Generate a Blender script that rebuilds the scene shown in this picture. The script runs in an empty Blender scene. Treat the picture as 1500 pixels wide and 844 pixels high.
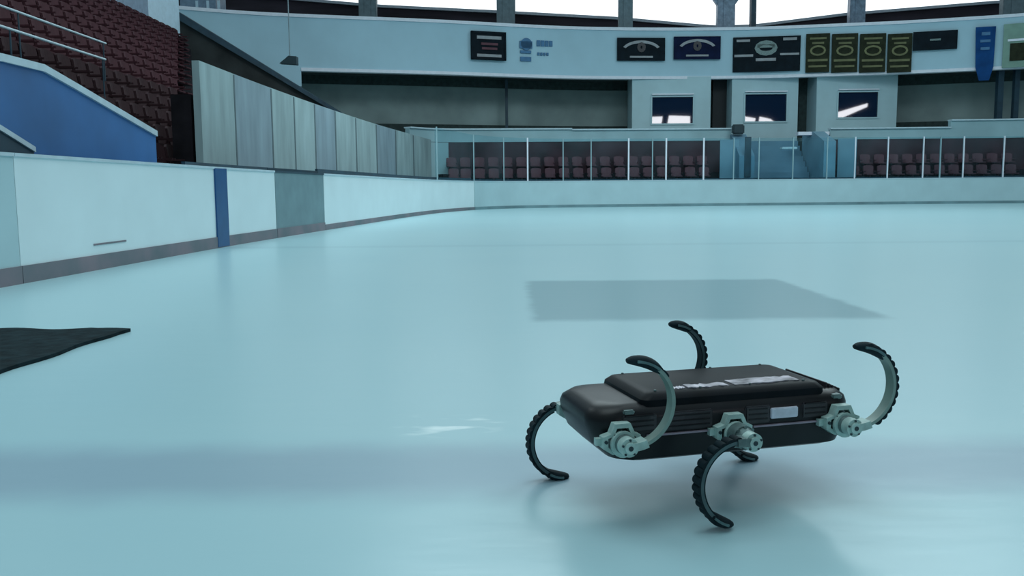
import bpy, bmesh, math, random
from mathutils import Vector, Matrix
random.seed(7)
sc = bpy.context.scene
COL = sc.collection

# ------------------------------------------------------------ camera, world, lamps, exposure
CAM_H = 0.76; FPX = 1300.0; PITCH = 0.1106; ROLL = -0.0085
F_ = Vector((0, math.cos(PITCH), -math.sin(PITCH))); R0 = Vector((1, 0, 0)); U0 = Vector((0, math.sin(PITCH), math.cos(PITCH)))
R_ = R0*math.cos(ROLL) + U0*math.sin(ROLL); U_ = -R0*math.sin(ROLL) + U0*math.cos(ROLL)
cd = bpy.data.cameras.new('camera'); cam = bpy.data.objects.new('camera', cd); COL.objects.link(cam)
cd.sensor_width = 36; cd.lens = 36*FPX/1500; cd.clip_end = 300
M = Matrix((R_, U_, -F_)).transposed().to_4x4(); M.translation = Vector((0, 0, CAM_H)); cam.matrix_world = M
sc.camera = cam
sc.view_settings.view_transform = 'Standard'; sc.view_settings.look = 'None'
sc.view_settings.gamma = 1; sc.view_settings.use_curve_mapping = False; sc.view_settings.exposure = -0.38

w = bpy.data.worlds.new('arena_daylight'); sc.world = w; w.use_nodes = True
nt = w.node_tree; nt.nodes.clear()
tc = nt.nodes.new('ShaderNodeTexCoord'); sx = nt.nodes.new('ShaderNodeSeparateXYZ'); rp = nt.nodes.new('ShaderNodeValToRGB')
bg = nt.nodes.new('ShaderNodeBackground'); out = nt.nodes.new('ShaderNodeOutputWorld')
nt.links.new(tc.outputs['Generated'], sx.inputs[0]); nt.links.new(sx.outputs['Z'], rp.inputs[0])
nt.links.new(rp.outputs[0], bg.inputs[0]); nt.links.new(bg.outputs[0], out.inputs[0])
rp.color_ramp.elements[0].position = 0.0; rp.color_ramp.elements[0].color = (.20, .33, .40, 1)
rp.color_ramp.elements[1].position = 1.0; rp.color_ramp.elements[1].color = (.62, .84, .90, 1)
bg.inputs[1].default_value = 0.70
def area(name, loc, size, power, col=(.80, .96, 1)):
    l = bpy.data.lights.new(name, 'AREA'); l.shape = 'SQUARE'; l.size = size; l.energy = power; l.color = col
    o = bpy.data.objects.new(name, l); COL.objects.link(o); o.location = loc
    return o
for X, Y, W in ((-1, 3, 650), (9, 12, 750), (0, 24, 1500), (13, 26, 1500)):
    area('high_bay_lamp', (X, Y, 13), 8, W)
area('high_bay_lamp', (-9, 13, 12), 4, 250)

# ------------------------------------------------------------ pixel <-> place helpers
def ray(x, y): return F_ + R_*((x-750)/FPX) - U_*((y-422)/FPX)
def P(x, y, D):
    r = ray(x, y); return Vector((0, 0, CAM_H)) + r*(D/r.y)
def XD(x, D, y=150): p = P(x, y, D); return (p.x, p.y)
def pxx(p, z=1.0):
    v = Vector((p[0], p[1], z-CAM_H)); return 750 + FPX*v.dot(R_)/v.dot(F_)

# ------------------------------------------------------------ materials
MATS = {}
def mat(name, col, rough=.6, metal=0, var=.12, scale=6, bump=0, spec=.5, emit=None, estr=1, stretch=None, coat=0, wear=None):
    m = bpy.data.materials.new(name); m.use_nodes = True; t = m.node_tree; b = t.nodes['Principled BSDF']
    b.inputs['Roughness'].default_value = rough; b.inputs['Metallic'].default_value = metal
    b.inputs['Specular IOR Level'].default_value = spec; b.inputs['Coat Weight'].default_value = coat
    tcn = t.nodes.new('ShaderNodeTexCoord'); mp = t.nodes.new('ShaderNodeMapping'); n = t.nodes.new('ShaderNodeTexNoise'); r = t.nodes.new('ShaderNodeValToRGB')
    t.links.new(tcn.outputs['Object'], mp.inputs[0]); t.links.new(mp.outputs[0], n.inputs['Vector'])
    if stretch: mp.inputs['Scale'].default_value = stretch
    n.inputs['Scale'].default_value = scale; n.inputs['Detail'].default_value = 5
    t.links.new(n.outputs['Fac'], r.inputs[0])
    lo = wear if wear else tuple(c*(1-var) for c in col); hi = tuple(min(1, c*(1+var)) for c in col)
    r.color_ramp.elements[0].position = .3; r.color_ramp.elements[0].color = (*lo, 1)
    r.color_ramp.elements[1].position = .7; r.color_ramp.elements[1].color = (*hi, 1)
    t.links.new(r.outputs[0], b.inputs['Base Color'])
    if bump:
        bp = t.nodes.new('ShaderNodeBump'); bp.inputs['Strength'].default_value = bump; bp.inputs['Distance'].default_value = .02
        t.links.new(n.outputs['Fac'], bp.inputs['Height']); t.links.new(bp.outputs[0], b.inputs['Normal'])
    if emit: b.inputs['Emission Color'].default_value = (*emit, 1); b.inputs['Emission Strength'].default_value = estr
    MATS[name] = m; return m
M_board = mat('board_white', (.74, .87, .90), .3, var=.04, scale=1.2)
M_boardg = mat('board_grey', (.45, .62, .66), .35, var=.05, scale=1.2)
M_gate = mat('gate_grey', (.17, .27, .30), .5, var=.10, scale=3)
M_kick = mat('kick_plate_brown', (.20, .16, .185), .6, var=.3, scale=1.3, wear=(.10, .15, .17))
M_kickfar = mat('kick_plate_far', (.16, .27, .30), .6, var=.2, scale=1.3)
M_blue = mat('line_blue', (.008, .075, .22), .35, var=.1)
M_rail = mat('rail_dark_blue', (.015, .045, .07), .5, var=.3, scale=3)
M_bluewall = mat('painted_blue', (.032, .14, .36), .5, var=.38, scale=.45)
M_cap = mat('cap_white', (.50, .62, .68), .5, var=.08)
M_conc = mat('concrete', (.28, .37, .385), .8, var=.22, scale=2.2, bump=.2, stretch=(1, 1, .25))
M_concb = mat('concrete_blue', (.225, .30, .345), .8, var=.2, scale=2.2, bump=.2, stretch=(1, 1, .25))
M_joint = mat('joint_dark', (.10, .14, .155), .9)
M_terr = mat('terrace_dark', (.014, .012, .015), .9, var=.4, scale=3, spec=.1)
M_seat = mat('seat_red', (.052, .018, .024), .7, var=.45, scale=1.5, spec=.15)
M_seat_shade = mat('seat_red_shaded', (.034, .016, .019), .7, var=.5, scale=1.5, spec=.12)  # seat red with the shade of the low rows put into the colour
M_endp = mat('end_panel_maroon', (.060, .028, .036), .7, var=.5, scale=.9, spec=.15)
M_seatend = mat('seat_end_red', (.11, .038, .052), .7, var=.35, scale=1.5)
M_fascia = mat('fascia_painted', (.43, .63, .73), .6, var=.07, scale=.5)
M_lip = mat('fascia_lip', (.80, .82, .90), .5, var=.05)
M_recess = mat('recess_wall', (.27, .35, .35), .8, var=.25, scale=.5)
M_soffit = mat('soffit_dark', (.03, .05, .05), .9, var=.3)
M_raker = mat('raker_brown', (.03, .032, .032), .9, var=.5, scale=.9)
M_booth = mat('booth_white', (.44, .61, .66), .6, var=.06, scale=1)
M_parapet = mat('parapet_pale', (.30, .45, .49), .6, var=.12, scale=.8)
M_stair = mat('stair_blue', (.12, .24, .33), .6, var=.12, scale=1)
M_stairw = mat('stair_wall_blue', (.17, .31, .40), .6, var=.12, scale=1)
M_upper = mat('upper_dark', (.035, .026, .038), .85, var=.5, scale=.6, stretch=(.5, 1, 3))
M_col = mat('column_grey', (.16, .22, .25), .6, var=.15)
M_colb = mat('column_blue', (.20, .27, .36), .4, var=.3)
M_pan = mat('panel_sky_blue', (.62, .80, .92), .5, var=.06)
M_panb = mat('panel_slate', (.22, .31, .42), .5, var=.15)
M_win = mat('daylight', (.9, .95, 1), .3, var=.02, emit=(.95, .98, 1), estr=1.6)
M_winr = mat('daylight_opposite', (.9, .95, 1), .3, var=.02, emit=(.95, .95, 1), estr=14.0)
M_frame = mat('frame_grey', (.45, .48, .54), .5, var=.1)
M_dk = mat('sign_black', (.006, .012, .018), .7, var=.3, scale=3, spec=.12)
M_dkb = mat('sign_navy', (.005, .010, .04), .7, var=.3, scale=3, spec=.12)
M_gold = mat('sign_gold', (.14, .14, .06), .6, var=.3, scale=2)
M_lett = mat('sign_lettering', (.30, .31, .33), .5, var=.2, scale=3)
M_olive = mat('sign_olive', (.022, .026, .014), .7, var=.4, scale=4, spec=.15)
M_blogo = mat('logo_blue', (.05, .17, .33), .5, var=.15)
M_bann = mat('banner_blue', (.008, .06, .20), .8, var=.25, scale=2, spec=.15)
M_green = mat('panel_green', (.20, .33, .27), .6, var=.15, scale=2)
M_black = mat('black_lamp', (.01, .03, .04), .5)
M_mat = mat('mat_charcoal', (.010, .022, .027), .9, var=.4, scale=14, bump=.4, spec=.12)
M_pane = mat('booth_glass', (.006, .02, .05), .02, var=.1, spec=1.0)
M_door = mat('door_black', (.006, .01, .014), .6)
# robot
M_shell = mat('robot_black', (.005, .0055, .008), .36, var=.5, scale=9, spec=.28, bump=.06)
M_cover = mat('robot_cover_black', (.003, .005, .008), .42, var=.4, scale=12, spec=.10)
M_panel = mat('robot_panel', (.022, .020, .026), .42, var=.5, scale=20)
M_strip = mat('robot_seam', (.30, .25, .31), .4, metal=.1, var=.3, scale=20)
M_sheen = mat('robot_sheen', (.50, .46, .52), .35, var=.5, scale=25, wear=(.05, .05, .06))  # highlight on the cover put into the colour, with darker breaks
M_label = mat('robot_label', (.62, .64, .74), .4, var=.15, scale=30)
M_alu = mat('machined_aluminium', (.38, .53, .50), .4, metal=.1, var=.25, scale=30)
M_alud = mat('motor_grey', (.12, .18, .18), .4, metal=.4, var=.4, scale=30)
M_fibre = mat('fibreglass', (.22, .31, .28), .4, var=.15, scale=20)
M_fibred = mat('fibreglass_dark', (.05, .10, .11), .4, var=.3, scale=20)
M_rub = mat('tread_rubber', (.005, .016, .022), .7, var=.4, scale=30, spec=.2)
M_gr = mat('toe_groove', (.08, .16, .17), .5, var=.3, scale=30)

m = bpy.data.materials.new('rink_glass'); m.use_nodes = True; t = m.node_tree; t.nodes.clear()
o_ = t.nodes.new('ShaderNodeOutputMaterial'); tr = t.nodes.new('ShaderNodeBsdfTransparent'); pr = t.nodes.new('ShaderNodeBsdfPrincipled'); mx = t.nodes.new('ShaderNodeMixShader')
nz = t.nodes.new('ShaderNodeTexNoise'); nz.inputs['Scale'].default_value = .35; tcg = t.nodes.new('ShaderNodeTexCoord'); mr = t.nodes.new('ShaderNodeMapRange')
t.links.new(tcg.outputs['Object'], nz.inputs['Vector']); t.links.new(nz.outputs['Fac'], mr.inputs[0])
mr.inputs[1].default_value = .35; mr.inputs[2].default_value = .7; mr.inputs[3].default_value = .0; mr.inputs[4].default_value = .07
tr.inputs[0].default_value = (.86, .95, .97, 1); pr.inputs['Base Color'].default_value = (.30, .46, .52, 1); pr.inputs['Roughness'].default_value = .15
t.links.new(mr.outputs[0], mx.inputs[0]); t.links.new(tr.outputs[0], mx.inputs[1]); t.links.new(pr.outputs[0], mx.inputs[2]); t.links.new(mx.outputs[0], o_.inputs[0])
M_glass = m

# ------------------------------------------------------------ mesh helpers
def link(name, bm, mats, parent=None, smooth=False, loc=None):
    me = bpy.data.meshes.new(name); bmesh.ops.recalc_face_normals(bm, faces=bm.faces); bm.to_mesh(me); bm.free()
    for mm in (mats if isinstance(mats, (list, tuple)) else [mats]): me.materials.append(mm)
    if smooth:
        for p in me.polygons: p.use_smooth = True
        me.set_sharp_from_angle(angle=math.radians(smooth if smooth is not True else 40))
    o = bpy.data.objects.new(name, me); COL.objects.link(o)
    if parent: o.parent = parent
    if loc: o.location = loc
    return o
def tag(o, label, cat, group=None):
    o['label'] = label; o['category'] = cat
    if group: o['group'] = group
    return o
def struct(o): o['kind'] = 'structure'; return o
def empty(name, loc, rz=0, label=None, cat=None, group=None):
    o = bpy.data.objects.new(name, None); COL.objects.link(o); o.location = loc; o.rotation_euler = (0, 0, rz); o.empty_display_size = .1
    if label: tag(o, label, cat, group)
    return o
def box(bm, a, b, mi=0, bevel=0):
    vs = [bm.verts.new((x, y, z)) for x in (a[0], b[0]) for y in (a[1], b[1]) for z in (a[2], b[2])]
    fs = [bm.faces.new([vs[i] for i in q]) for q in ((0, 1, 3, 2), (4, 6, 7, 5), (0, 4, 5, 1), (2, 3, 7, 6), (0, 2, 6, 4), (1, 5, 7, 3))]
    for f in fs: f.material_index = mi
    if bevel:
        es = list({e for f in fs for e in f.edges})
        r = bmesh.ops.bevel(bm, geom=es, offset=bevel, segments=2, affect='EDGES')
        for f in r['faces']: f.material_index = mi
def hull(bm, A, B, mi=0):            # prism between two matching outlines
    va = [bm.verts.new(p) for p in A]; vb = [bm.verts.new(p) for p in B]; n = len(A)
    fs = [bm.faces.new(va), bm.faces.new(vb[::-1])]
    for i in range(n): fs.append(bm.faces.new((va[i], vb[i], vb[(i+1) % n], va[(i+1) % n])))
    for f in fs: f.material_index = mi
def ribbon(bm, pts, z0, z1, th, off=0, mi=0):
    n = len(pts); rows = []
    for i, p in enumerate(pts):
        a = pts[max(0, i-1)]; b = pts[min(n-1, i+1)]; tx, ty = b[0]-a[0], b[1]-a[1]; L = math.hypot(tx, ty) or 1
        nx, ny = -ty/L, tx/L
        za = z0(i) if callable(z0) else z0; zb = z1(i) if callable(z1) else z1
        rows.append([bm.verts.new((p[0]+nx*o, p[1]+ny*o, z)) for o, z in ((off, za), (off, zb), (off+th, zb), (off+th, za))])
    for i in range(n-1):
        for k in range(4):
            f = bm.faces.new((rows[i][k], rows[i][(k+1) % 4], rows[i+1][(k+1) % 4], rows[i+1][k])); f.material_index = mi
    for r in (rows[0], rows[-1][::-1]): bm.faces.new(r).material_index = mi
def smoothpath(pts, k=10):
    o = []; n = len(pts)
    for i in range(n-1):
        p0, p1, p2, p3 = [pts[min(max(j, 0), n-1)] for j in (i-1, i, i+1, i+2)]
        for s in range(k):
            t = s/k
            o.append(tuple(.5*((2*p1[a]) + (-p0[a]+p2[a])*t + (2*p0[a]-5*p1[a]+4*p2[a]-p3[a])*t*t + (-p0[a]+3*p1[a]-3*p2[a]+p3[a])*t**3) for a in (0, 1)))
    o.append(pts[-1]); return o
def cut(path, a, b, z=1.0):          # the stretch of a path whose directions lie between columns a and b
    o = []; xs = [pxx(p, z) if p[1] > .5 else -1e6 for p in path]
    for i in range(len(path)-1):
        def at(x): t = (x-xs[i])/(xs[i+1]-xs[i]); return tuple(path[i][k]+(path[i+1][k]-path[i][k])*t for k in (0, 1))
        if xs[i] <= a < xs[i+1]: o.append(at(a))
        if a < xs[i] < b: o.append(path[i])
        if xs[i] < b <= xs[i+1]: o.append(at(b))
    return o
ORD = 'first second third fourth fifth sixth seventh eighth ninth tenth eleventh twelfth thirteenth fourteenth fifteenth sixteenth seventeenth eighteenth nineteenth twentieth twenty-first twenty-second twenty-third'.split()
def centre(pts): return (sum(p[0] for p in pts)/len(pts), sum(p[1] for p in pts)/len(pts))

# ------------------------------------------------------------ ice
bm = bmesh.new(); box(bm, (-30, -24, -.3), (60, 70, 0)); ice = struct(link('floor', bm, []))
m = bpy.data.materials.new('rink_ice'); m.use_nodes = True; t = m.node_tree; b = t.nodes['Principled BSDF']
def N(k): return t.nodes.new(k)
def Lk(a, b_): t.links.new(a, b_)
tc = N('ShaderNodeTexCoord'); sp = N('ShaderNodeSeparateXYZ'); Lk(tc.outputs['Object'], sp.inputs[0])
wob = N('ShaderNodeTexNoise'); wob.inputs['Scale'].default_value = 5; Lk(tc.outputs['Object'], wob.inputs['Vector'])
def math_(op, a, b_=None):
    n = N('ShaderNodeMath'); n.operation = op
    for i, v in enumerate((a, b_)):
        if v is None: continue
        if isinstance(v, (int, float)): n.inputs[i].default_value = v
        else: Lk(v, n.inputs[i])
    return n.outputs[0]
wv = math_('MULTIPLY', math_('SUBTRACT', wob.outputs['Fac'], .5), .10)
def band(src, lo, hi, soft):
    def sm(a, b_):
        n = N('ShaderNodeMapRange'); n.interpolation_type = 'SMOOTHSTEP'; Lk(math_('ADD', src, wv), n.inputs[0])
        n.inputs[1].default_value = a; n.inputs[2].default_value = b_; return n.outputs[0]
    return math_('MULTIPLY', sm(lo-soft, lo+soft), math_('SUBTRACT', 1, sm(hi-soft, hi+soft)))
line = math_('MULTIPLY', band(sp.outputs['Y'], 2.15, 2.58, .13), .78)
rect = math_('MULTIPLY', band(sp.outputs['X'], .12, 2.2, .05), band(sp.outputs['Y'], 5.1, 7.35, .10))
l2 = math_('MULTIPLY', band(sp.outputs['Y'], 11.9, 12.3, .1), .35)
def mixc(fac, c1, c2):
    n = N('ShaderNodeMix'); n.data_type = 'RGBA'
    if isinstance(fac, float): n.inputs[0].default_value = fac
    else: Lk(fac, n.inputs[0])
    for i, c in ((6, c1), (7, c2)):
        if isinstance(c, tuple): n.inputs[i].default_value = (*c, 1)
        else: Lk(c, n.inputs[i])
    return n.outputs[2]
big = N('ShaderNodeTexNoise'); big.inputs['Scale'].default_value = .45; big.inputs['Detail'].default_value = 4; Lk(tc.outputs['Object'], big.inputs['Vector'])
fine = N('ShaderNodeTexNoise'); fine.inputs['Scale'].default_value = 3.0; fine.inputs['Detail'].default_value = 6
mpf = N('ShaderNodeMapping'); mpf.inputs['Scale'].default_value = (1, 3, 1); Lk(tc.outputs['Object'], mpf.inputs[0]); Lk(mpf.outputs[0], fine.inputs['Vector'])
ICE_A = (.385, .61, .67); ICE_B = (.44, .66, .70)
c = mixc(big.outputs['Fac'], ICE_A, ICE_B)
c = mixc(math_('MULTIPLY', fine.outputs['Fac'], .22), c, (.37, .62, .69))
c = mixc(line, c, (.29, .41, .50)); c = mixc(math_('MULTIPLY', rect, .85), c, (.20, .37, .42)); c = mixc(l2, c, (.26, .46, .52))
# pale specks in a small patch of the ice
specks = N('ShaderNodeTexNoise'); specks.inputs['Scale'].default_value = 9; mpq = N('ShaderNodeMapping'); mpq.inputs['Scale'].default_value = (.6, 1.5, 1); Lk(tc.outputs['Object'], mpq.inputs[0]); Lk(mpq.outputs[0], specks.inputs['Vector'])
fm = N('ShaderNodeMapRange'); fm.inputs[1].default_value = .52; fm.inputs[2].default_value = .66; Lk(specks.outputs['Fac'], fm.inputs[0])
fr = math_('MULTIPLY', fm.outputs[0], math_('MULTIPLY', band(sp.outputs['X'], -.36, -.06, .05), band(sp.outputs['Y'], 2.72, 2.92, .05)))
c = mixc(fr, c, (.80, .95, .97))
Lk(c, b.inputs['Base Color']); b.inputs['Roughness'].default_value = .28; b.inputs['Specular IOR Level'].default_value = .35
bp = N('ShaderNodeBump'); bp.inputs['Strength'].default_value = .15; bp.inputs['Distance'].default_value = .01; Lk(fine.outputs['Fac'], bp.inputs['Height']); Lk(bp.outputs[0], b.inputs['Normal'])
ice.data.materials.append(m)

# ------------------------------------------------------------ rink boards
BOARD = smoothpath([(-4.5, 1), (-4.32, 4), (-4.17, 7.26), (-4.0, 12.2), (-3.75, 16), (-3.42, 20), (-2.9, 26), (-2.2, 31), (-.8, 35), (1.8, 36.9), (7, 37.5), (14, 37.8), (22, 37.9), (29, 36)], 12)
BH = 1.10
def board(name, a, b_, m_, label, cat='board', kick=M_kick, z0=.15, railm=M_cap, ledge=False):
    pts = cut(BOARD, a, b_) if a > -9000 else [p for p in BOARD if p[1] < 6] + [q for q in cut(BOARD, -100, b_)][1:]
    c = centre(pts); loc = (c[0], c[1], 0); L = [(p[0]-c[0], p[1]-c[1]) for p in pts]
    e = empty(name, loc, 0, label, cat)
    bm = bmesh.new(); ribbon(bm, L, z0-.01, BH-.03, .10); link('panel', bm, m_, e)
    bm = bmesh.new(); ribbon(bm, L, 0, z0, .115, -.015); link('kick_plate', bm, kick, e)
    bm = bmesh.new(); ribbon(bm, L, BH-.03, BH, .13, -.015); link('top_rail', bm, railm, e)
    if ledge:
        bm = bmesh.new(); ribbon(bm, L, BH, BH+.10, .10, .10); link('back_rail_shade', bm, M_rail, e)
    return e, L
segs = [('rink_board', -400, 19, M_boardg, 'greyish rink board cut by the left edge of the photo'),
        ('rink_board', 20, 402, M_board, 'white rink board with a blue stripe below the blue stair wall'),
        ('rink_gate', 402.6, 473.5, M_gate, 'grey rink gate in the left boards between white panels'),
        ('rink_board', 474, 694.5, M_board, 'white rink board curving round the far left corner, right of the grey gate'),
        ('rink_board', 695.5, 1640, M_boardg, 'pale rink board along the far end, below the glass panels')]
for i, (n_, a, b_, mm, lab) in enumerate(segs):
    e, L = board(n_, a, b_, mm, lab, 'gate' if i == 2 else 'board', kick=M_kick if i < 4 else M_kickfar, z0=.15 if i < 3 else .11, railm=M_cap if i != 2 else M_rail, ledge=False)
    if i == 1:
        S = [(p[0]-e.location.x, p[1]-e.location.y) for p in cut(BOARD, 313, 330)]
        bm = bmesh.new(); ribbon(bm, S, .012, BH-.02, .03, -.022); link('blue_stripe', bm, M_blue, e)
        S = [(p[0]-e.location.x, p[1]-e.location.y) for p in cut(BOARD, 130, 178)]
        bm = bmesh.new(); ribbon(bm, S, .245, .262, .02, -.008); link('scuffed_bracket', bm, M_kick, e)
    if i:
        a2 = 285 if i == 1 else a; S = [(p[0]-e.location.x, p[1]-e.location.y) for p in cut(BOARD, a2, b_)]
        bm = bmesh.new(); ribbon(bm, S, BH-.05, BH+(.05 if i < 3 else .09 if i == 3 else .06), .05, .115); link('back_rail_shade', bm, M_rail, e)  # real rail at left; along the far end it stands for the seats' shadow

# ------------------------------------------------------------ left stand
# blue side wall of the stair
def planeX(x, y, Xp):   # point on the plane X = -Xp
    r = ray(x, y); s = -Xp/r.x; return Vector((0, 0, CAM_H)) + r*s
def sheet(pts_px, Xp, th):
    A = [planeX(x, y, Xp) for x, y in pts_px]; return A, [v+Vector((-th, 0, 0)) for v in A]
def zc(p, z): return Vector((p.x, p.y, z))
top = [(-220, 62), (0, 90), (62, 105), (110, 132), (228, 200)]
T = [planeX(x, y, 4.85) for x, y in top]
e = empty('stair_wall', (-4.9, 10, 0), 0, 'bright blue stair side wall with white sloping cap behind the left boards', 'wall')
o0 = Vector((-4.9, 10, 0))
bm = bmesh.new(); A = [zc(T[0], 0)]+T+[zc(T[-1], 0)]; hull(bm, [v-o0 for v in A], [v-o0+Vector((-.15, 0, 0)) for v in A]); link('panel', bm, M_bluewall, e)
bm = bmesh.new()
for i in range(len(T)-1):
    a, b_ = T[i]-o0, T[i+1]-o0; q = [a+Vector((.03, 0, .0)), b_+Vector((.03, 0, .0)), b_+Vector((.03, 0, .075)), a+Vector((.03, 0, .075))]
    hull(bm, q, [v+Vector((-.22, 0, 0)) for v in q])
link('cap', bm, M_cap, e)
T = [planeX(x, y, 4.62) for x, y in [(-220, 70), (0, 192), (50, 223)]]
e = empty('ramp_wall', (-4.65, 8, 0), 0, 'dark low ramp wall with white sloping cap at the lower left of the blue wall', 'wall'); o0 = Vector((-4.65, 8, 0))
bm = bmesh.new(); A = [zc(T[0], 0)]+T+[zc(T[-1], 0)]; hull(bm, [v-o0 for v in A], [v-o0+Vector((-.08, 0, 0)) for v in A]); link('panel', bm, M_rail, e)
bm = bmesh.new()
for i in range(2):
    a, b_ = T[i]-o0, T[i+1]-o0; q = [a+Vector((.02, 0, .0)), b_+Vector((.02, 0, .0)), b_+Vector((.02, 0, .05)), a+Vector((.02, 0, .05))]
    hull(bm, q, [v+Vector((-.12, 0, 0)) for v in q])
link('cap', bm, M_cap, e)

NR = 14; RUN = .51; RISE = .402; X0S = 5.5; Z0S = .82
bm = bmesh.new()
def yend(X): return X*2.79
for i in range(NR):
    X = X0S+i*RUN; z = Z0S+i*RISE
    y0, y1 = 7.0+i*.75, yend(X)
    A = [(-X+.25, y0, 0), (-X+.25, y1, 0), (-X+.25, y1, z), (-X+.25, y0, z)]
    if i < NR: B = [(-X-.26, y0, 0), (-X-.26, y1, 0), (-X-.26, y1, z), (-X-.26, y0, z)]
    hull(bm, A, B)
    
ter = link('grandstand_terrace', bm, [M_terr, M_seat_shade]); tag(ter, 'dark stepped terrace carrying the red seats of the left stand', 'stand')
def seat_mesh(name, mm):
    bm = bmesh.new()
    # pan
    box(bm, (-.21, -.20, .30), (.21, .20, .35), 0, .012)
    # curved back
    n = 6; F = []; B = []
    for k in range(n+1):
        u = -1+2*k/n; F.append((u*.22, .20-.05*u*u)); B.append((u*.23, .24-.05*u*u))
    for k in range(n):
        q = [(F[k][0], F[k][1], .34), (F[k+1][0], F[k+1][1], .34), (F[k+1][0], F[k+1][1]+.06, .74-.05*abs(-1+2*(k+1)/n)**3), (F[k][0], F[k][1]+.06, .74-.05*abs(-1+2*k/n)**3)]
        r = [(B[k][0], B[k][1], .34), (B[k+1][0], B[k+1][1], .34), (B[k+1][0], B[k+1][1]+.06, .74-.05*abs(-1+2*(k+1)/n)**3), (B[k][0], B[k][1]+.06, .74-.05*abs(-1+2*k/n)**3)]
        hull(bm, q, r)
    box(bm, (-.03, -.02, 0), (.03, .06, .31)); box(bm, (-.23, -.14, .45), (-.20, .2, .48)); box(bm, (.20, -.14, .45), (.23, .2, .48))
    me = link(name, bm, mm, smooth=35); return me
low = seat_mesh('stadium_seat', M_seat_shade); high = None; first = True
for i in range(NR):
    X = X0S+i*RUN; z = Z0S+i*RISE; Y = yend(X)-.24; Ymin = max(1.60*X, 8.3)+.3; lower = i < 5
    if i == 5: high = seat_mesh('stadium_seat', M_seat)
    src = low if lower else high; fresh = i in (0, 5)
    while Y > Ymin:
        if fresh: o = src; fresh = False
        else: o = src.copy(); COL.objects.link(o)
        o.location = (-X, Y, z+.001); o.rotation_euler = (0, 0, math.radians(90))
        if lower: tag(o, 'shade-darkened red seat low in the left stand, %s row from the bottom' % ORD[i], 'seat', 'shade-darkened red seats, %s row of the left stand' % ORD[i])
        else: tag(o, 'dark red seat high in the left stand, %s row from the top' % ORD[NR-1-i], 'seat', 'dark red seats, %s row from the top of the left stand' % ORD[NR-1-i])
        Y -= .56
for (X, y0, y1, z, lab) in ((6.78, 9.5, 15.2, 2.98, 'pale tubular handrail low across the left stand, lower of the two'), (7.38, 10.8, 16.6, 3.47, 'pale tubular handrail across the left stand, upper of the two')):
    e = empty('handrail', (-X, (y0+y1)/2, 0), 0, lab, 'handrail'); h = (y1-y0)/2
    bm = bmesh.new(); bmesh.ops.create_cone(bm, segments=10, radius1=.02, radius2=.02, depth=2*h, cap_ends=True, matrix=Matrix.Translation((0, 0, z)) @ Matrix.Rotation(math.pi/2, 4, 'X')); link('rail', bm, M_cap, e, True)
    zt = Z0S+RISE*int((X-X0S+.3)/RUN)
    for k in range(3):
        yy = -h+.1+k*(2*h-.2)/2
        bm = bmesh.new(); bmesh.ops.create_cone(bm, segments=8, radius1=.013, radius2=.013, depth=z-zt, cap_ends=True, matrix=Matrix.Translation((0, yy, (z+zt)/2))); link('post', bm, M_rail, e, True)
# wall behind the stand
for k, (a, b_, mm, nm) in enumerate(((60, 150, M_panb, 'wall_left'), (150, 172, M_pan, 'wall_left'), (172, 218, M_panb, 'wall_left'), (218, 263, M_pan, 'wall_left'))):
    A = planeX(a, 30, 12.75); B = planeX(b_, 30, 12.75)
    bm = bmesh.new(); box(bm, (-12.95, A.y, 0 if 1 else 6), (-12.75, B.y, 12)); struct(link(nm, bm, mm))
# concrete retaining wall
CW = smoothpath([(-5.05, 14.1), (-4.95, 18), (-4.72, 23), (-4.3, 29), (-3.75, 34.5), (-3.35, 38.3)], 8)
xs = [295, 345, 399, 432, 462, 492, 522, 552, 580, 606, 634]
bm = bmesh.new()
for i in range(len(xs)-1):
    S = cut(CW, xs[i]+.001, xs[i+1], 2)
    if len(S) > 1:
        ribbon(bm, S, 0, lambda k: 2.88, .12, 0, 1 if i in (1, 4, 7) else 0)
    Jn = cut(CW, xs[i+1]-.8, xs[i+1]+.8, 2)
    if len(Jn) > 1: ribbon(bm, Jn, 0, 2.86, .02, -.006, 2)
Jn = cut(CW, 292, 640, 2)
struct(link('wall_concrete', bm, [M_conc, M_concb, M_joint]))
bm = bmesh.new(); box(bm, (-5.55, 14.75, 0), (-5.22, 15.0, 2.35)); struct(link('trim_1', bm, M_terr))
# dark sloping raker between stand and upper tier
A = [P(258, 17, 35.8), P(300, 45, 36.0), P(505, 170, 37.2), P(505, 240, 37.2), P(258, 240, 35.8)]
bm = bmesh.new(); hull(bm, A, [v+Vector((0, .5, 0)) for v in A]); struct(link('wall_corner', bm, M_raker))
A = [P(258, 15, 35.6), P(505, 168, 37.0), P(505, 173, 37.0), P(258, 27, 35.6)]
bm = bmesh.new(); hull(bm, A, [v+Vector((0, .8, 0)) for v in A]); struct(link('trim_2', bm, M_rail))

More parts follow.
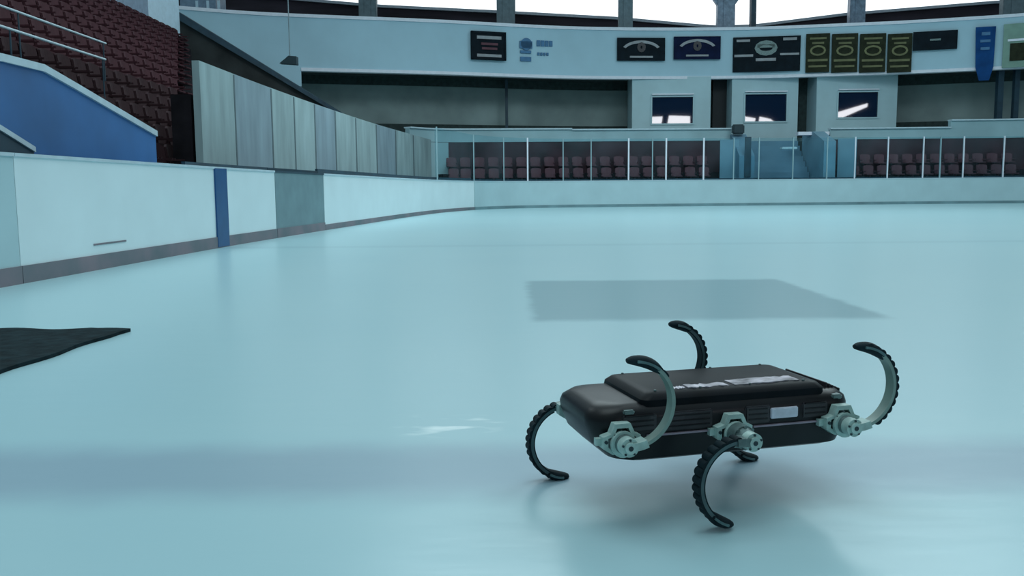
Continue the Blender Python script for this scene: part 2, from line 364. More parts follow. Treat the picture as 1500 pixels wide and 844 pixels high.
# ------------------------------------------------------------ far end: upper balcony fascia, recess, parapet
FA = smoothpath([XD(x, d) for x, d in ((240, 37.5), (262, 37.8), (400, 39.4), (640, 41.3), (850, 43.4), (1070, 43.9), (1250, 43.0), (1350, 42.3), (1500, 40.9), (1640, 39))], 8)
FZ0, FZ1 = 6.05, 8.40
bm = bmesh.new()
ribbon(bm, cut(FA, 250, 440, 7), 5.35, FZ1, .35); ribbon(bm, cut(FA, 440.01, 1620, 7), FZ0, FZ1, .35)
ribbon(bm, cut(FA, 250, 1620, 7), FZ1-.10, FZ1+.04, .45, -.06, 1); ribbon(bm, cut(FA, 440, 1620, 7), FZ0-.04, FZ0+.10, .40, -.05, 1)
struct(link('wall_balcony', bm, [M_fascia, M_lip]))
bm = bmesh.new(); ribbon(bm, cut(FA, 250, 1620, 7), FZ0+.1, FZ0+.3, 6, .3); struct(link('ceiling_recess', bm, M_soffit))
RB = [(p[0]*1.065, p[1]*1.065) for p in FA]
bm = bmesh.new(); ribbon(bm, cut(RB, 262, 1630, 5), 0, FZ0+.2, .3); struct(link('wall_back', bm, M_recess))
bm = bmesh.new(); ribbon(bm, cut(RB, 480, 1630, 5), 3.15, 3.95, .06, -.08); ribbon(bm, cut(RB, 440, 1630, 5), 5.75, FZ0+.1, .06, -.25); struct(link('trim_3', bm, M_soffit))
PA = [p for p in smoothpath([XD(x, d, 190) for x, d in ((585, 37.6), (640, 39.2), (700, 39.6), (900, 39.9), (1070, 40), (1300, 39.9), (1500, 39.6), (1640, 38))], 8)]
def parapet(a, b_, z, name, m_=M_parapet):
    S = cut(PA, a, b_, 3); bm = bmesh.new()
    ribbon(bm, S, 2.85, z, .25, 0, 0); ribbon(bm, S, 0, 2.85, .2, .04, 1); ribbon(bm, S, z, z+.06, .4, -.08, 2)
    return struct(link(name, bm, [m_, M_endp, M_cap]))
parapet(600, 838, 3.38, 'wall_parapet'); parapet(838, 1071, 3.34, 'wall_parapet'); parapet(1216, 1392, 3.30, 'wall_parapet'); parapet(1392, 1630, 3.62, 'wall_parapet')
for (a, b_) in ((600, 1074), (1216, 1630)):       # floor of the recess
    bm = bmesh.new(); ribbon(bm, cut(PA, a, b_, 3), 3.0, 3.15, 6.5, .26); struct(link('floor_recess', bm, M_recess))
for n_, (a, b_) in enumerate(((600, 656), (1047, 1074), (1216, 1243))):
    bm = bmesh.new(); ribbon(bm, cut(PA, a, b_, 3), 0, 2.83, .06, -.07 if n_ == 0 else -1.06); struct(link('trim_%d' % (6+n_), bm, M_stairw if n_ else M_parapet))
# end seats in two rows before the parapet
tread = bmesh.new(); ribbon(tread, cut(PA, 640, 1050, 3), 0, .95, 1.0, -1.0); ribbon(tread, cut(PA, 1240, 1630, 3), 0, .95, 1.0, -1.0)
ribbon(tread, cut(PA, 640, 1050, 3), .95, 1.45, .5, -.5); ribbon(tread, cut(PA, 1240, 1630, 3), .95, 1.45, .5, -.5)
tag(link('end_terrace', tread, M_terr), 'dark low terrace with seats behind the far end glass', 'stand')
def facing(p, q): return math.atan2(q[1]-p[1], q[0]-p[0])
proto2 = None
for row, (off, z) in enumerate(((-.76, .951), (-.31, 1.451))):
    for (a, b_, side) in ((660, 1044, 'left'), (1246, 1495, 'right')):
        S = cut(PA, a, b_, 3); acc = 0; cnt = 0
        for k in range(len(S)-1):
            d = math.dist(S[k], S[k+1]); ang = facing(S[k], S[k+1]); tt = acc
            while tt < d:
                x = S[k][0]+(S[k+1][0]-S[k][0])*tt/d - off*math.sin(ang)*1; y = S[k][1]+(S[k+1][1]-S[k][1])*tt/d + off*math.cos(ang)
                if proto2 is None: proto2 = seat_mesh('stadium_seat', M_seatend); o = proto2
                else: o = proto2.copy(); COL.objects.link(o)
                o.location = (x, y, z); o.rotation_euler = (0, 0, ang)
                tag(o, 'maroon seat behind the end glass %s of the steps, %s row, %s from the left' % (side, ('front', 'back')[row], ORD[cnt]), 'seat', 'maroon seats behind the end glass, %s of the steps' % side); cnt += 1
                tt += .62
            acc = tt-d
# glass panels on the end boards
posts = [640, 694, 738, 773, 825, 866, 921, 956, 976, 1031, 1075, 1112, 1162, 1212, 1253, 1301, 1353, 1378, 1412, 1471, 1530]
for i in range(len(posts)-1):
    S = cut(BOARD, posts[i], posts[i+1], 1.8)
    if len(S) < 2: continue
    S = [S[0], S[-1]]
    c = S[0]; L = [(p[0]-c[0], p[1]-c[1]) for p in S]
    side = 'left of' if posts[i] < 1075 else ('in front of' if posts[i] < 1212 else 'right of')
    e = empty('rink_glass', (c[0], c[1], BH+.002), 0, 'clear rink glass panel on the far end boards, %s from the left end' % ORD[i], 'glass panel', 'end glass panels on the far boards')
    zt = 1.72
    bm = bmesh.new(); ribbon(bm, L, 0, zt, .015, .05); link('pane', bm, M_glass, e)
    th = .03 if i in (3, 6, 8, 9) else .02
    bm = bmesh.new(); box(bm, (-th, .02, 0), (th, .09, zt+.02)); link('post', bm, M_lip if i in (3, 6, 8, 9, 14, 15, 16, 18, 19) else M_parapet, e)
# steps in the middle
e = empty('staircase', XD(1145, 39.2)+(0,), 0, 'blue grey staircase between pale side walls in the middle of the far end', 'stairs')
cx = e.location.x; cy = e.location.y
bm = bmesh.new(); ns = 12
wl = P(1100, 200, 39.2).x-cx; wr = P(1196, 200, 39.2).x-cx
for k in range(ns): box(bm, (wl, -.6+k*.28, 0), (wr, 3.2, .2+k*.245))
link('steps', bm, M_stair, e)
for (a, b_, z0, z1) in ((1076, 1098, 3.1, 2.1), (1197, 1214, 3.2, 2.7)):
    xa, xb = P(a, 200, 39.2).x-cx, P(b_, 200, 39.2).x-cx
    A = [(xa, -.9, 0), (xa, 2.0, 0), (xa, 2.0, z0), (xa, .6, z0), (xa, -.9, z1)]
    bm = bmesh.new(); hull(bm, A, [(xb, v[1], v[2]) for v in A]); link('side_wall', bm, M_stairw if a > 1100 else M_stair, e)
bm = bmesh.new(); box(bm, (P(1085, 200, 39).x-cx, -.95, 1.2), (P(1094, 200, 39).x-cx, -.90, 2.9)); link('newel', bm, M_rail, e)
bm = bmesh.new(); p = P(1156, 217, 38.4); box(bm, (-.32, -.2, -.05), (.32, .2, .05), 0, .02); o = link('notice_tray', bm, M_cap, loc=(p.x, p.y+.1, p.z)); tag(o, 'small pale tray on the blue staircase at the far end', 'tray')
bm = bmesh.new(); p = P(1081, 190, 39.6); box(bm, (-.26, -.15, 0), (.26, .15, .42), 0, .05); o = link('waste_bin', bm, M_black, loc=(p.x, p.y, 3.1)); tag(o, 'small black bin at the top left of the blue staircase', 'bin')

# press booths with windows
def booth(x0, x1, D, wx0, wy0, wx1, wy1, z0, n, lab):
    a = P(x0, 150, D); b_ = P(x1, 150, D); cx_ = (a.x+b_.x)/2; hw = (b_.x-a.x)/2
    w0 = P(wx0, wy1, D); w1 = P(wx1, wy0, D); W0, W1, V0, V1 = w0.x-cx_, w1.x-cx_, w0.z, w1.z
    e = empty('press_booth', (cx_, D, 0), 0, lab, 'booth')
    bm = bmesh.new(); zt = FZ0+.08
    box(bm, (-hw, 0, z0), (W0, .15, zt)); box(bm, (W1, 0, z0), (hw, .15, zt)); box(bm, (W0, 0, z0), (W1, .15, V0)); box(bm, (W0, 0, V1), (W1, .15, zt))
    box(bm, (-hw, .15, z0), (-hw+.12, 1.8, zt)); box(bm, (hw-.12, .15, z0), (hw, 1.8, zt)); box(bm, (-hw, 1.7, z0), (hw, 1.8, zt))
    link('booth_wall', bm, M_booth, e)
    f = bmesh.new(); t_ = .07
    box(f, (W0-t_, -.05, V0-t_), (W0, .08, V1+t_)); box(f, (W1, -.05, V0-t_), (W1+t_, .08, V1+t_)); box(f, (W0, -.05, V0-t_), (W1, .08, V0)); box(f, (W0, -.05, V1), (W1, .08, V1+t_))
    box(f, (W0-.02, -.14, V1+.10), (W1+.02, .02, V1+.16), 1)
    fr_ = link('window_frame', f, [M_booth, M_lip], e)
    g = bmesh.new(); box(g, (W0, .02, V0), (W1, .035, V1)); link('pane', g, M_pane, fr_)
    return e
booth(926, 1041, 43.85, 955, 142, 1015, 181, 3.1, 1, 'pale press booth with two bright reflections in its window, leftmost of the three')
booth(1072, 1169, 43.95, 1091, 138, 1152, 178, 2.6, 2, 'pale press booth above the blue staircase, middle of the three')
booth(1196, 1314, 43.6, 1227, 135, 1286, 172, 3.1, 3, 'pale press booth with a slanted streak in its window, rightmost of the three')
for n_, (a, b_) in enumerate(((1044, 1071), (1170, 1195))):
    p = P(a, 150, 45); q = P(b_, 150, 45); bm = bmesh.new(); box(bm, (p.x, 45, 3.15), (q.x, 45.1, FZ0+.1)); 
    struct(link('door_%d' % (n_+1), bm, M_door if n_ == 0 else M_soffit))
bm = bmesh.new(); p = P(1180, 196, 40); box(bm, (p.x-.35, 39.9, 3.05), (P(1214, 196, 40).x, 40.3, 3.2)); struct(link('trim_4', bm, M_lip))
# posts inside the recess
for (x, wd, lab, D) in ((536, 5, 'dark thin post under the balcony near the left corner', 43.2), (742, 4, 'dark post under the balcony left of the booths', 44.5), (1463, 8, 'dark post under the balcony right of the booths', 41.9), (1487, 7, 'dark post under the balcony at the right edge of the photo', 41.9)):
    p = P(x, 150, D); wd = wd*D/FPX/2; bm = bmesh.new(); box(bm, (-wd, -wd, 0), (wd, wd, FZ0-3.15+.1)); box(bm, (-wd*1.4, -wd*1.4, 0), (wd*1.4, wd*1.4, .15))
    tag(link('recess_post', bm, M_rail, loc=(p.x, p.y, 3.15)), lab, 'post')

# ------------------------------------------------------------ above the balcony: dark wall, columns, clerestory windows
def topy(x):
    K = [(240, -20), (330, -10), (555, 9), (720, 17), (905, 27), (1050, 40), (1105, 38), (1240, 21), (1450, 4), (1620, -8)]
    for i in range(len(K)-1):
        if K[i][0] <= x <= K[i+1][0]: t = (x-K[i][0])/(K[i+1][0]-K[i][0]); return K[i][1]+(K[i+1][1]-K[i][1])*t
    return -8
DU = 48.0
bm = bmesh.new(); xs_ = list(range(240, 1621, 20))
for i in range(len(xs_)-1):
    a, b_ = xs_[i], xs_[i+1]; A = [P(a, topy(a), DU), P(b_, topy(b_), DU), zc(P(b_, 40, DU), 7), zc(P(a, 40, DU), 7)]
    hull(bm, A, [v+Vector((0, .3, 0)) for v in A])
struct(link('wall_upper', bm, M_upper))
bm = bmesh.new()
for i in range(len(xs_)-1):
    a, b_ = xs_[i], xs_[i+1]; A = [P(a, topy(a)-2.5, DU-.2), P(b_, topy(b_)-2.5, DU-.2), P(b_, topy(b_)+1.5, DU-.2), P(a, topy(a)+1.5, DU-.2)]
    hull(bm, A, [v+Vector((0, .4, 0)) for v in A])
struct(link('trim_5', bm, M_frame))
for n_, (a, b_) in enumerate(((330, 527), (553, 728), (755, 906), (926, 1050), (1076, 1098), (1106, 1243), (1266, 1465), (1500, 1600))):
    bm = bmesh.new(); A = [P(a, topy(a)-2, DU+.1), P(b_, topy(b_)-2, DU+.1), zc(P(b_, 0, DU+.1), 12.6), zc(P(a, 0, DU+.1), 12.6)]
    hull(bm, A, [v+Vector((0, .05, 0)) for v in A]); struct(link('window_%d' % (n_+1), bm, M_win))
COLS = ((527, 552, M_col, 'grey upright column above the balcony, first from the left'), (728, 754, M_col, 'grey upright column above the framed square sign'),
        (906, 926, M_col, 'grey upright column above the left of the two small black signs'), (1050, 1075, M_colb, 'blue grey column with braces above the wide black banner'),
        (1099, 1106, M_rail, 'thin dark upright just right of the braced blue column'), (1243, 1265, M_colb, 'blue grey column above the gold banners'),
        (1466, 1500, M_col, 'wide grey column above the blue hanging banner at the right edge'))
for (a, b_, mm, lab) in COLS:
    D = 45.6; p = P((a+b_)/2, 30, D); h = (b_-a)*D/FPX/2; bm = bmesh.new(); box(bm, (-h, -.2, 0), (h, .2, 4.9), 0, .02 if h > .2 else 0)
    if h > .2: box(bm, (-h*1.15, -.26, 0), (h*1.15, .26, .35)); box(bm, (-h*.35, -.24, .35), (h*.35, -.2, 4.9))
    if 1050 == a:
        for s in (-1, 1):
            A = [(s*h, -.1, 2.2), (s*h, -.1, 1.9), (s*(h+1.1), -.1, 3.4), (s*(h+1.1), -.1, 3.7)]; hull(bm, A, [(v[0], .1, v[2]) for v in A])
        box(bm, (-h-.7, -.3, .45), (h+.9, .1, .75))
    tag(link('upper_column', bm, mm, loc=(p.x, D, 7.9)), lab, 'column')
# deck behind the fascia that carries the columns
bm = bmesh.new(); ribbon(bm, cut(FA, 250, 1620, 7), 7.6, 7.9, 9, .36); struct(link('floor_upper', bm, M_soffit))
# little lit kiosk above the left tip of the balcony
a = P(264, 8, 42); b_ = P(316, 8, 42); e = empty('light_kiosk', (0.5*(a.x+b_.x), 42, 7.9), 0, 'pale boxy kiosk with a small lit window above the left end of the balcony', 'kiosk')
h = (b_.x-a.x)/2; bm = bmesh.new(); box(bm, (-h, 0, 0), (h, 1.5, 2.2)); link('cabin', bm, M_panb, e)
bm = bmesh.new(); box(bm, (-h+.12, -.04, .35), (-h+.55, .0, 1.3)); link('frame', bm, M_black, e)
bm = bmesh.new(); q = P(270, 7, 42).z-7.9; box(bm, (-h+.22, -.06, .68), (-h+.48, -.03, .86)); link('lit_window', bm, M_win, e)
for s in (-.1, .4, .9):
    bm = bmesh.new(); box(bm, (s, -.04, .2), (s+.12, 0, 1.6)); link('rib', bm, M_pan, e)

# ------------------------------------------------------------ signs on the balcony
def fD(x):
    q = cut(FA, x-1, x+1, 7); return q[0][1], math.atan2(q[-1][1]-q[0][1], q[-1][0]-q[0][0])
def sign(name, x0, y0, x1, y1, lab, mm, marks=(), cat='sign', group=None, frame=None, taper=0, off=.18):
    D, ang = fD((x0+x1)/2); D -= off
    a = P(x0, y1, D); b_ = P(x1, y0, D); cx_ = (a.x+b_.x)/2; hw = (b_.x-a.x)/2/math.cos(ang); H = b_.z-a.z
    e = empty(name, (cx_, D, a.z), ang, lab, cat, group)
    bm = bmesh.new()
    if taper:
        A = [(-hw, 0, H), (hw, 0, H), (hw*.92, 0, H*.25), (hw*.55, 0, 0), (-hw*.45, 0, 0), (-hw*.85, 0, H*.25)]; hull(bm, A, [(v[0], .05, v[2]) for v in A])
    else: box(bm, (-hw, 0, 0), (hw, .10, H))
    link('face', bm, mm, e)
    if frame:
        bm = bmesh.new(); t_ = .09
        box(bm, (-hw, -.04, 0), (-hw+t_, .1, H)); box(bm, (hw-t_, -.04, 0), (hw, .1, H)); box(bm, (-hw, -.04, 0), (hw, .1, t_)); box(bm, (-hw, -.04, H-t_), (hw, .1, H)); link('frame', bm, frame, e)
    by = {}
    for k_, mk in enumerate(marks): by[(mk[0], k_)] = [mk]
    for (nm, _), ms in by.items():
        bm = bmesh.new(); mm_ = ms[0][1]
        for mk in ms:
            kind = mk[2]
            if kind == 'bar':
                _, _, _, u0, v0, u1, v1 = mk; box(bm, (-hw+2*hw*u0, -.035, H*(1-v1)), (-hw+2*hw*u1, .0, H*(1-v0)))
            elif kind == 'arc':     # centre u,v ; radii ; angles ; width
                _, _, _, u, v, ru, rv, a0, a1, wd = mk; n = 12
                for k in range(n):
                    q = []
                    for (tt, s) in ((k, 1), (k+1, 1), (k+1, 0), (k, 0)):
                        an = math.radians(a0+(a1-a0)*tt/n); r1 = ru*2*hw - (0 if s else wd); r2 = rv*H-(0 if s else wd)
                        q.append((-hw+2*hw*u+math.cos(an)*r1, -.035, H*(1-v)+math.sin(an)*r2))
                    hull(bm, q, [(z_[0], 0, z_[2]) for z_ in q])
        link(nm, bm, mm_, e)
    return e
L_, Gd = M_lett, M_gold
sign('framed_sign', 691, 46, 741, 88, 'square black framed sign with pale lines, leftmost on the balcony front', M_dk,
     [('lettering', L_, 'bar', .16, .16, .86, .27), ('lettering', L_, 'bar', .16, .80, .86, .90), ('crest', M_seatend, 'bar', .28, .40, .76, .48), ('crest', M_seatend, 'bar', .30, .56, .74, .64)], frame=M_dk)
# painted blue emblem and lettering
D, ang = fD(770)
e = empty('painted_emblem', (P(770, 92, D-.05).x, D-.03, P(770, 92, D).z), ang, 'blue striped emblem and short blue lettering on the balcony beside the framed sign', 'emblem')
s_ = D/FPX
bm = bmesh.new(); w2 = 9*s_
for (v0, v1, l, r_) in ((2, 8, -.9, .9), (13, 17, -.9, .9), (20, 30, -1, 1.1)): box(bm, (w2*l, -.05, v0*s_), (w2*r_, .02, v1*s_))
bmesh.ops.create_cone(bm, segments=20, radius1=8.5*s_, radius2=8.5*s_, depth=.06, cap_ends=True, matrix=Matrix.Translation((1*s_, -.02, 26*s_)) @ Matrix.Rotation(math.pi/2, 4, 'X'))
link('emblem', bm, M_blogo, e)
bm = bmesh.new()
for k in range(4): box(bm, ((17+k*6.3)*s_, -.05, 24*s_), ((22+k*6.3)*s_, .02, 32*s_))
link('lettering', bm, M_blogo, e); bm = bmesh.new()
for k in range(4): box(bm, ((18+k*4.6)*s_, -.05, 11*s_), ((21+k*4.6)*s_, .02, 15*s_))
link('lettering', bm, M_blogo, e)
arcm = [('lettering', L_, 'arc', .5, .62, .42, .50, 25, 155, .13), ('crest', M_panel, 'arc', .5, .42, .09, .22, 0, 360, .16), ('lettering', L_, 'bar', .26, .80, .74, .88)]
sign('black_sign', 904, 55, 975, 89, 'small black sign with arched pale lettering, left of the adjoining pair', M_dk, arcm)
sign('black_sign', 987, 53, 1056, 87, 'small navy black sign with arched pale lettering, right of the adjoining pair', M_dkb, arcm)
sign('wide_banner', 1075, 53, 1171, 105, 'wide black banner with pale corner bars and central crest, left of the gold banners', M_dk,
     [('lettering', L_, 'bar', .05, .07, .25, .14), ('lettering', L_, 'bar', .74, .05, .94, .13), ('lettering', L_, 'bar', .02, .50, .30, .57), ('lettering', L_, 'bar', .70, .49, .98, .55),
      ('crest', M_alud, 'arc', .49, .33, .17, .22, 0, 360, .22), ('crest', M_alud, 'bar', .36, .22, .62, .32), ('lettering', L_, 'bar', .34, .62, .64, .70)])
ords = ('first', 'second', 'third', 'fourth')
for k, (a, b_) in enumerate(((1181, 1215), (1219, 1256), (1260, 1297), (1301, 1335))):
    sign('pennant_banner', a, 49, b_, 106, 'tall black and gold banner, %s from the left in the row of four' % ords[k], M_olive,
         [('lettering', Gd, 'bar', .15, .10, .85, .15), ('lettering', Gd, 'bar', .25, .22, .75, .27), ('crest', Gd, 'arc', .5, .44, .34, .14, 0, 360, .09),
          ('lettering', Gd, 'bar', .08, .66, .92, .72), ('lettering', Gd, 'bar', .12, .82, .88, .87)], 'banner', 'gold banners on the balcony front')
sign('black_sign', 1341, 45, 1399, 73, 'small plain black sign with a faint pale centre, right of the gold banners', M_dk, [('lettering', M_alud, 'bar', .38, .42, .62, .52)])
sign('hanging_banner', 1428, 39, 1457, 118, 'narrow royal blue hanging banner with tapered foot overlapping the balcony edge', M_bann,
     [('lettering', M_blogo, 'bar', .3, .10, .72, .16), ('lettering', M_blogo, 'bar', .25, .24, .75, .29), ('lettering', M_blogo, 'bar', .28, .38, .72, .43)], 'banner', taper=1, off=.22)
sign('green_panel', 1474, 33, 1530, 98, 'pale green square sign at the right edge of the balcony', M_green, [('lettering', M_lip, 'bar', .1, .35, .9, .40), ('crest', M_olive, 'bar', .16, .45, .5, .85)])
# hanging loudspeaker
p = P(424, 88, 30)
e = empty('hanging_lamp', (p.x, p.y, p.z), 0, 'dark lamp hanging on a thin rod before the pale balcony at left', 'lamp')
bm = bmesh.new(); A = [(-.30, -.15, -.12), (.26, -.15, -.16), (.26, -.15, .10), (.0, -.15, .12), (-.12, -.15, .02)]; hull(bm, A, [(v[0], .15, v[2]) for v in A]); link('housing', bm, M_black, e)
bm = bmesh.new(); bmesh.ops.create_cone(bm, segments=8, radius1=.018, radius2=.018, depth=6, cap_ends=True, matrix=Matrix.Translation((.02, 0, 3.1))); link('rod', bm, M_col, e, True)

# opposite end, behind the viewer: its clerestory is what the booth panes mirror
bm = bmesh.new(); box(bm, (5, -20.5, 7), (60, -20.3, 14)); struct(link('wall_opposite', bm, M_upper))
for n_, A in enumerate(([(14.5, 7.9), (18.0, 7.9), (18.2, 9.3), (16.5, 9.25), (14.5, 8.75)], [(18.7, 7.9), (21.5, 7.9), (21.5, 9.3), (19.0, 9.4)],
                        [(26.5, 8.0), (29.2, 8.1), (29.4, 9.0), (28.0, 9.25), (26.5, 8.6)], [(29.8, 8.2), (32.5, 7.9), (31.2, 8.9), (29.9, 9.2)],
                        [(37.0, 8.2), (38.2, 8.35), (42.5, 10.2), (42.5, 10.6), (38.0, 9.3), (37.0, 9.1)])):
    A = [(x, -20.1, z) for x, z in A]; bm = bmesh.new(); hull(bm, A, [(v[0], -20.25, v[2]) for v in A]); struct(link('window_%d' % (9+n_), bm, M_winr))

# ------------------------------------------------------------ dark mat on the ice
bm = bmesh.new(); n = 40; topv = []
Amat = []
for k in range(n+1):
    x = -4.0+k*(4.0-2.10)/n; t_ = k/n
    Amat.append((x, 4.86+.035*math.sin(k*.55)+(0 if t_ < .9 else -.03), 0))
for k in range(1, 30):
    t_ = k/30; Amat.append((-2.12-.10*t_+.012*math.sin(k*.9), 4.80-t_*2.5, 0))
Amat.append((-4.0, 2.2, 0))
hull(bm, [(a[0]+3, a[1]-3.6, .001) for a in Amat], [(a[0]+3, a[1]-3.6, .018) for a in Amat])
tag(link('floor_mat', bm, M_mat, loc=(-3, 3.6, 0)), 'dark charcoal mat lying on the ice at the left edge of the photo', 'mat')

# ------------------------------------------------------------ the six-legged robot
YAW = math.radians(15)
rob = empty('hexapod_robot', (.473, 2.162, 0), YAW, 'black six-legged walking robot with curved legs standing on the ice', 'robot')
BY = .142
def plan(x0, x1, y, rf, n=7):     # rounded rectangle outline
    o = []
    for cx_, cy_, a0 in ((x1-rf, y-rf, 0), (x0+rf, y-rf, 90), (x0+rf, -y+rf, 180), (x1-rf, -y+rf, 270)):
        for k in range(n+1):
            an = math.radians(a0+90*k/n); o.append((cx_+rf*math.cos(an), cy_+rf*math.sin(an)))
    return o
def loft(bm, levels, mi=0):
    rows = [[bm.verts.new((x, y, z)) for x, y in pl] for pl, z in levels]; n = len(rows[0])
    for a, b_ in zip(rows, rows[1:]):
        for i in range(n): bm.faces.new((a[i], a[(i+1) % n], b_[(i+1) % n], b_[i])).material_index = mi
    bm.faces.new(rows[0][::-1]).material_index = mi; bm.faces.new(rows[-1]).material_index = mi
HZ = .197
bm = bmesh.new()
loft(bm, [(plan(-.268, .290, BY-.02, .05), .138), (plan(-.290, .312, BY-.006, .055), .145), (plan(-.325, .328, BY, .06), .178), (plan(-.342, .335, BY, .06), .220), (plan(-.345, .336, BY, .06), .238),
          (plan(-.340, .332, BY-.003, .06), .252), (plan(-.322, .316, BY-.018, .06), .266), (plan(-.29, .285, BY-.04, .06), .271)])
body = link('body_shell', bm, M_shell, rob, 50)
bm = bmesh.new()
loft(bm, [(plan(-.222, .262, BY-.014, .02), .262), (plan(-.218, .26, BY-.014, .02), .278), (plan(-.205, .25, BY-.024, .02), .289), (plan(-.190, .232, BY-.040, .02), .293)])
cov = link('top_cover', bm, M_cover, rob, 35)
bm = bmesh.new()     # pale wrinkled strips standing in for highlights along the cover edge
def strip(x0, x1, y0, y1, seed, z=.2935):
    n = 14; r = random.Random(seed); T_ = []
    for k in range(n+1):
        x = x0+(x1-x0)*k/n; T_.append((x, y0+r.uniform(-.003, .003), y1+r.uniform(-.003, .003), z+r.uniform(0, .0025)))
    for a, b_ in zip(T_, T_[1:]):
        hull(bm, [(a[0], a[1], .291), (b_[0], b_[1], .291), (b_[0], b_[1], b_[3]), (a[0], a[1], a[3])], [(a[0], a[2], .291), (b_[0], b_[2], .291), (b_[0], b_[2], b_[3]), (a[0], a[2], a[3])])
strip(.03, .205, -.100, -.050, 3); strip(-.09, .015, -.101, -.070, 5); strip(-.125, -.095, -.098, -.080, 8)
link('sheen_strip', bm, M_sheen, cov)
bm = bmesh.new()
for x in (-.175, -.06, .07, .215):
    for s in (-1, 1): bmesh.ops.create_cone(bm, segments=8, radius1=.004, radius2=.003, depth=.004, cap_ends=True, matrix=Matrix.Translation((x, s*(BY-.042), .2935)))
link('screws', bm, M_alud, cov)
# side panels, seams
for s in (-1, 1):
    y0, y1 = (s*(BY-.004), s*(BY+.004))
    y0, y1 = min(y0, y1), max(y0, y1)
    for (a, b_, z0, z1) in ((-.275, -.19, .214, .250), (-.17, -.05, .208, .252), (.035, .10, .208, .250), (.185, .255, .212, .248)):
        bm = bmesh.new(); box(bm, (a, y0, z0), (b_, y1, z1), 0, .003)
        for k in range(3): box(bm, (a+.008, y0-.0015, z0+.009+k*.012), (b_-.008, y1+.0015, z0+.012+k*.012), 1)
        link('side_panel', bm, [M_panel, M_shell], body)
    for (a, b_) in ((-.215, -.05), (.055, .225)):
        bm = bmesh.new(); box(bm, (a, y0-.002, .199), (b_, y1+.002, .2035), 0, .001); link('seam_rail', bm, M_strip, body)
bm = bmesh.new(); box(bm, (.100, -BY-.0075, .217), (.172, -BY+.001, .242), 0, .002); link('label_plate', bm, M_label, body)
for (x, z) in ((-.255, .253), (.285, .253)):
    bm = bmesh.new(); box(bm, (x-.014, -BY+.002, z-.004), (x+.014, -BY+.03, z+.008), 0, .003); link('latch', bm, M_alud, body)
bm = bmesh.new()   # handle at right end
for k in range(5):
    x = .285+.009*k; z = .266-.004*k; box(bm, (x, -.09, z), (x+.005, .09, z+.014), 0, .001)
link('vent_fins', bm, M_panel, body)

def cyl(bm, r, y0, y1, x=0, z=0, seg=24, r2=None, mi=0):
    n0 = len(bm.faces)
    g = bmesh.ops.create_cone(bm, segments=seg, radius1=r, radius2=r if r2 is None else r2, depth=abs(y1-y0), cap_ends=True, matrix=Matrix.Translation((x, (y0+y1)/2, z)) @ Matrix.Rotation(math.pi/2 if y1 < y0 else -math.pi/2, 4, 'X'))
    for f in {f for v in g['verts'] for f in v.link_faces}: f.material_index = mi
def ringplate(bm, outer, inner, y0, y1, mi=0):
    n = len(outer); V = [[bm.verts.new((p[0], y, p[1])) for p in pl] for pl in (outer, inner) for y in (y0, y1)]
    oa, ob, ia, ib = V
    for i in range(n):
        j = (i+1) % n
        for q in ((oa[i], oa[j], ia[j], ia[i]), (ob[i], ib[i], ib[j], ob[j]), (oa[i], ob[i], ob[j], oa[j]), (ia[i], ia[j], ib[j], ib[i])): bm.faces.new(q).material_index = mi
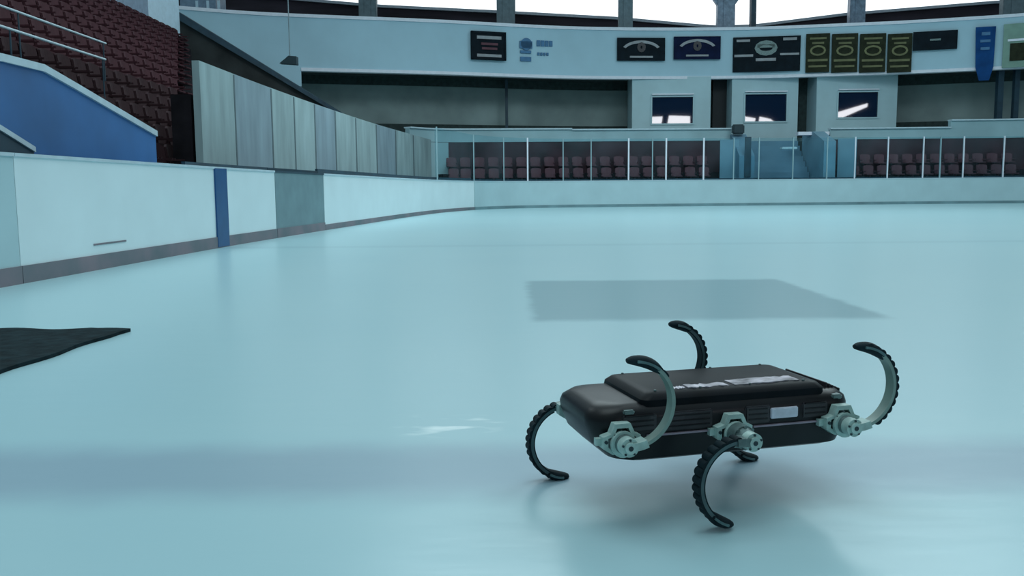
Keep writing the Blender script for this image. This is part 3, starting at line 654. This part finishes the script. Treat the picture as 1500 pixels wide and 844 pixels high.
def leg(x, s, yout, tdir, side, style, hz=HZ):
    # s: -1 near side, +1 far side ; tdir: direction hip->toe in (x,z) ; side: +1 bulges to +x, -1 to -x
    hipe = empty('hip_joint', (x, 0, hz)); hipe.parent = rob
    # motor housing (part) with bracket, hub
    yb = s*(BY-.01); yo = s*(yout-.012)
    bm = bmesh.new(); cyl(bm, .027, yb, s*(BY+.018)); cyl(bm, .027, s*(BY+.018), s*(yout-.03)); cyl(bm, .024, s*(yout-.03), yo, r2=.02)
    for k in range(8):
        an = k*math.pi/4; cyl(bm, .004, s*(yout-.03), s*(yout-.026), math.cos(an)*.025, math.sin(an)*.025, 8)
    mo = link('motor_housing', bm, M_alud, hipe, 35)
    outer = [(-.052, -.012), (-.052, .016), (-.030, .022), (-.020, .046), (.022, .046), (.034, .022), (.050, .016), (.050, -.006), (.030, -.026), (-.026, -.028)]
    outer = [(p[0]*.88, p[1]*.94) for p in outer]; inner = [(p[0]*.74, p[1]*.76) for p in outer]
    bm = bmesh.new(); ringplate(bm, outer, inner, s*(BY+.002), s*(BY+.026))
    (box(bm, (-.058, -BY-.014, -.006), (-.044, -BY, .010)) if s < 0 else None); cyl(bm, .004, s*(BY+.02), s*(BY+.030), -.039, .004, 8, mi=1); cyl(bm, .004, s*(BY+.02), s*(BY+.030), .037, .004, 8, mi=1)
    # cheek plate carrying the output bearing
    cyl(bm, .030, s*(BY+.026), s*(BY+.036), .0, -.002, 20)
    br = link('bracket', bm, [M_alu, M_black], hipe, 30)
    bm = bmesh.new(); cyl(bm, .021, yo, s*(yout+.012), seg=28); cyl(bm, .013, s*(yout+.012), s*(yout+.018), seg=24, mi=0); cyl(bm, .0055, s*(yout+.018), s*(yout+.0192), seg=16, mi=1)
    for k in range(5):
        an = k*math.tau/5+.3; cyl(bm, .0026, s*(yout+.012), s*(yout+.0145), math.cos(an)*.0172, math.sin(an)*.0172, 8, mi=1)
    link('hub', bm, [M_alu, M_black], hipe, 35)
    # leg: half circle from hip to toe, a ribbon wound about the y axis
    tl = math.hypot(*tdir); d = (tdir[0]/tl, tdir[1]/tl); nrm = (d[1]*side, -d[0]*side)
    if nrm[0]*side < 0: nrm = (-nrm[0], -nrm[1])
    R = .096; Cx, Cz = d[0]*R, d[1]*R
    def pt(t, r, y): # t in 0..1 along the half circle
        an = math.pi*t; c_, s_ = -math.cos(an), math.sin(an)
        return Vector((Cx+r*(d[0]*c_+nrm[0]*s_), y, Cz+r*(d[1]*c_+nrm[1]*s_)))
    le = empty('leg', (x, 0, hz)); le.parent = rob; HW = .014
    y0, y1 = s*yout-HW, s*yout+HW
    def arc(bm, t0, t1, r0, r1, n, ya=y0, yb_=y1, f=None):
        rows = []
        for k in range(n+1):
            t = t0+(t1-t0)*k/n; a, b_ = (f(k/n, k) if f else (r0, r1))
            rows.append([bm.verts.new(pt(t, r, y)) for r, y in ((a, ya), (b_, ya), (b_, yb_), (a, yb_))])
        for A, B in zip(rows, rows[1:]):
            for k in range(4): bm.faces.new((A[k], A[(k+1) % 4], B[(k+1) % 4], B[k]))
        bm.faces.new(rows[0]); bm.faces.new(rows[-1][::-1])
    bm = bmesh.new(); arc(bm, .03, .97, R-.005, R+.003, 48); link('spring', bm, M_fibre if style != 'dark' else M_fibred, le, 40)
    t0 = {'bare': .72, 'edge': .18, 'dark': .10}[style]; n = int(150*(.95-t0))
    wav = lambda u, k: (R+.003, R+.0055+.0050*abs(math.sin(k*math.pi/9))**.7*(1 if style != 'bare' else .3))
    bm = bmesh.new(); arc(bm, t0, .97, 0, 0, n, y0-.001, y1+.001, wav); link('tread', bm, M_rub, le)
    if style == 'dark':
        bm = bmesh.new(); arc(bm, .16, .95, R-.008, R-.005, 40, y0, y1); link('lining', bm, M_rub, le, 40)
    # toe pad : padded loop
    def pad(ti, u): return None
    bm = bmesh.new(); rows = []; m_ = 14; tp0 = .76 if style != 'dark' else .82
    for k in range(m_+1):
        u = k/m_; t = tp0+(1.06-tp0)*u; rr = .0165*min(1, math.sin(math.pi*min(max(u, .02), .98))**.33)
        rows.append([bm.verts.new(pt(t, R+rr*.80*math.cos(a), s*yout+rr*1.2*math.sin(a))) for a in [j*math.tau/10 for j in range(10)]])
    for A, B in zip(rows, rows[1:]):
        for k in range(10): bm.faces.new((A[k], A[(k+1) % 10], B[(k+1) % 10], B[k]))
    bm.faces.new(rows[0]); bm.faces.new(rows[-1][::-1]); link('toe_pad', bm, M_rub, le, 60)
    bm = bmesh.new(); arc(bm, tp0+.05, 1.0, R-.0028, R+.0028, 10, s*yout-.0202, s*yout+.0202); link('toe_groove', bm, M_gr, le)
    # clamp joining hub and spring
    bm = bmesh.new(); arc(bm, -.01, .14, R-.011, R+.007, 10, y0-.003, y1+.003); link('clamp', bm, M_alu if style != 'dark' else M_alud, le, 30)
leg(-.283, -1, .200, (.010, .135), 1, 'bare')
leg(-.004, -1, .240, (-.042, -.124), -1, 'dark')
leg(.283, -1, .200, (.012, .128), 1, 'edge')
leg(-.283, 1, .200, (-.012, -.108), -1, 'dark')
leg(.014, 1, .250, (.016, .110), 1, 'dark')
leg(.283, 1, .200, (-.016, -.108), -1, 'dark')
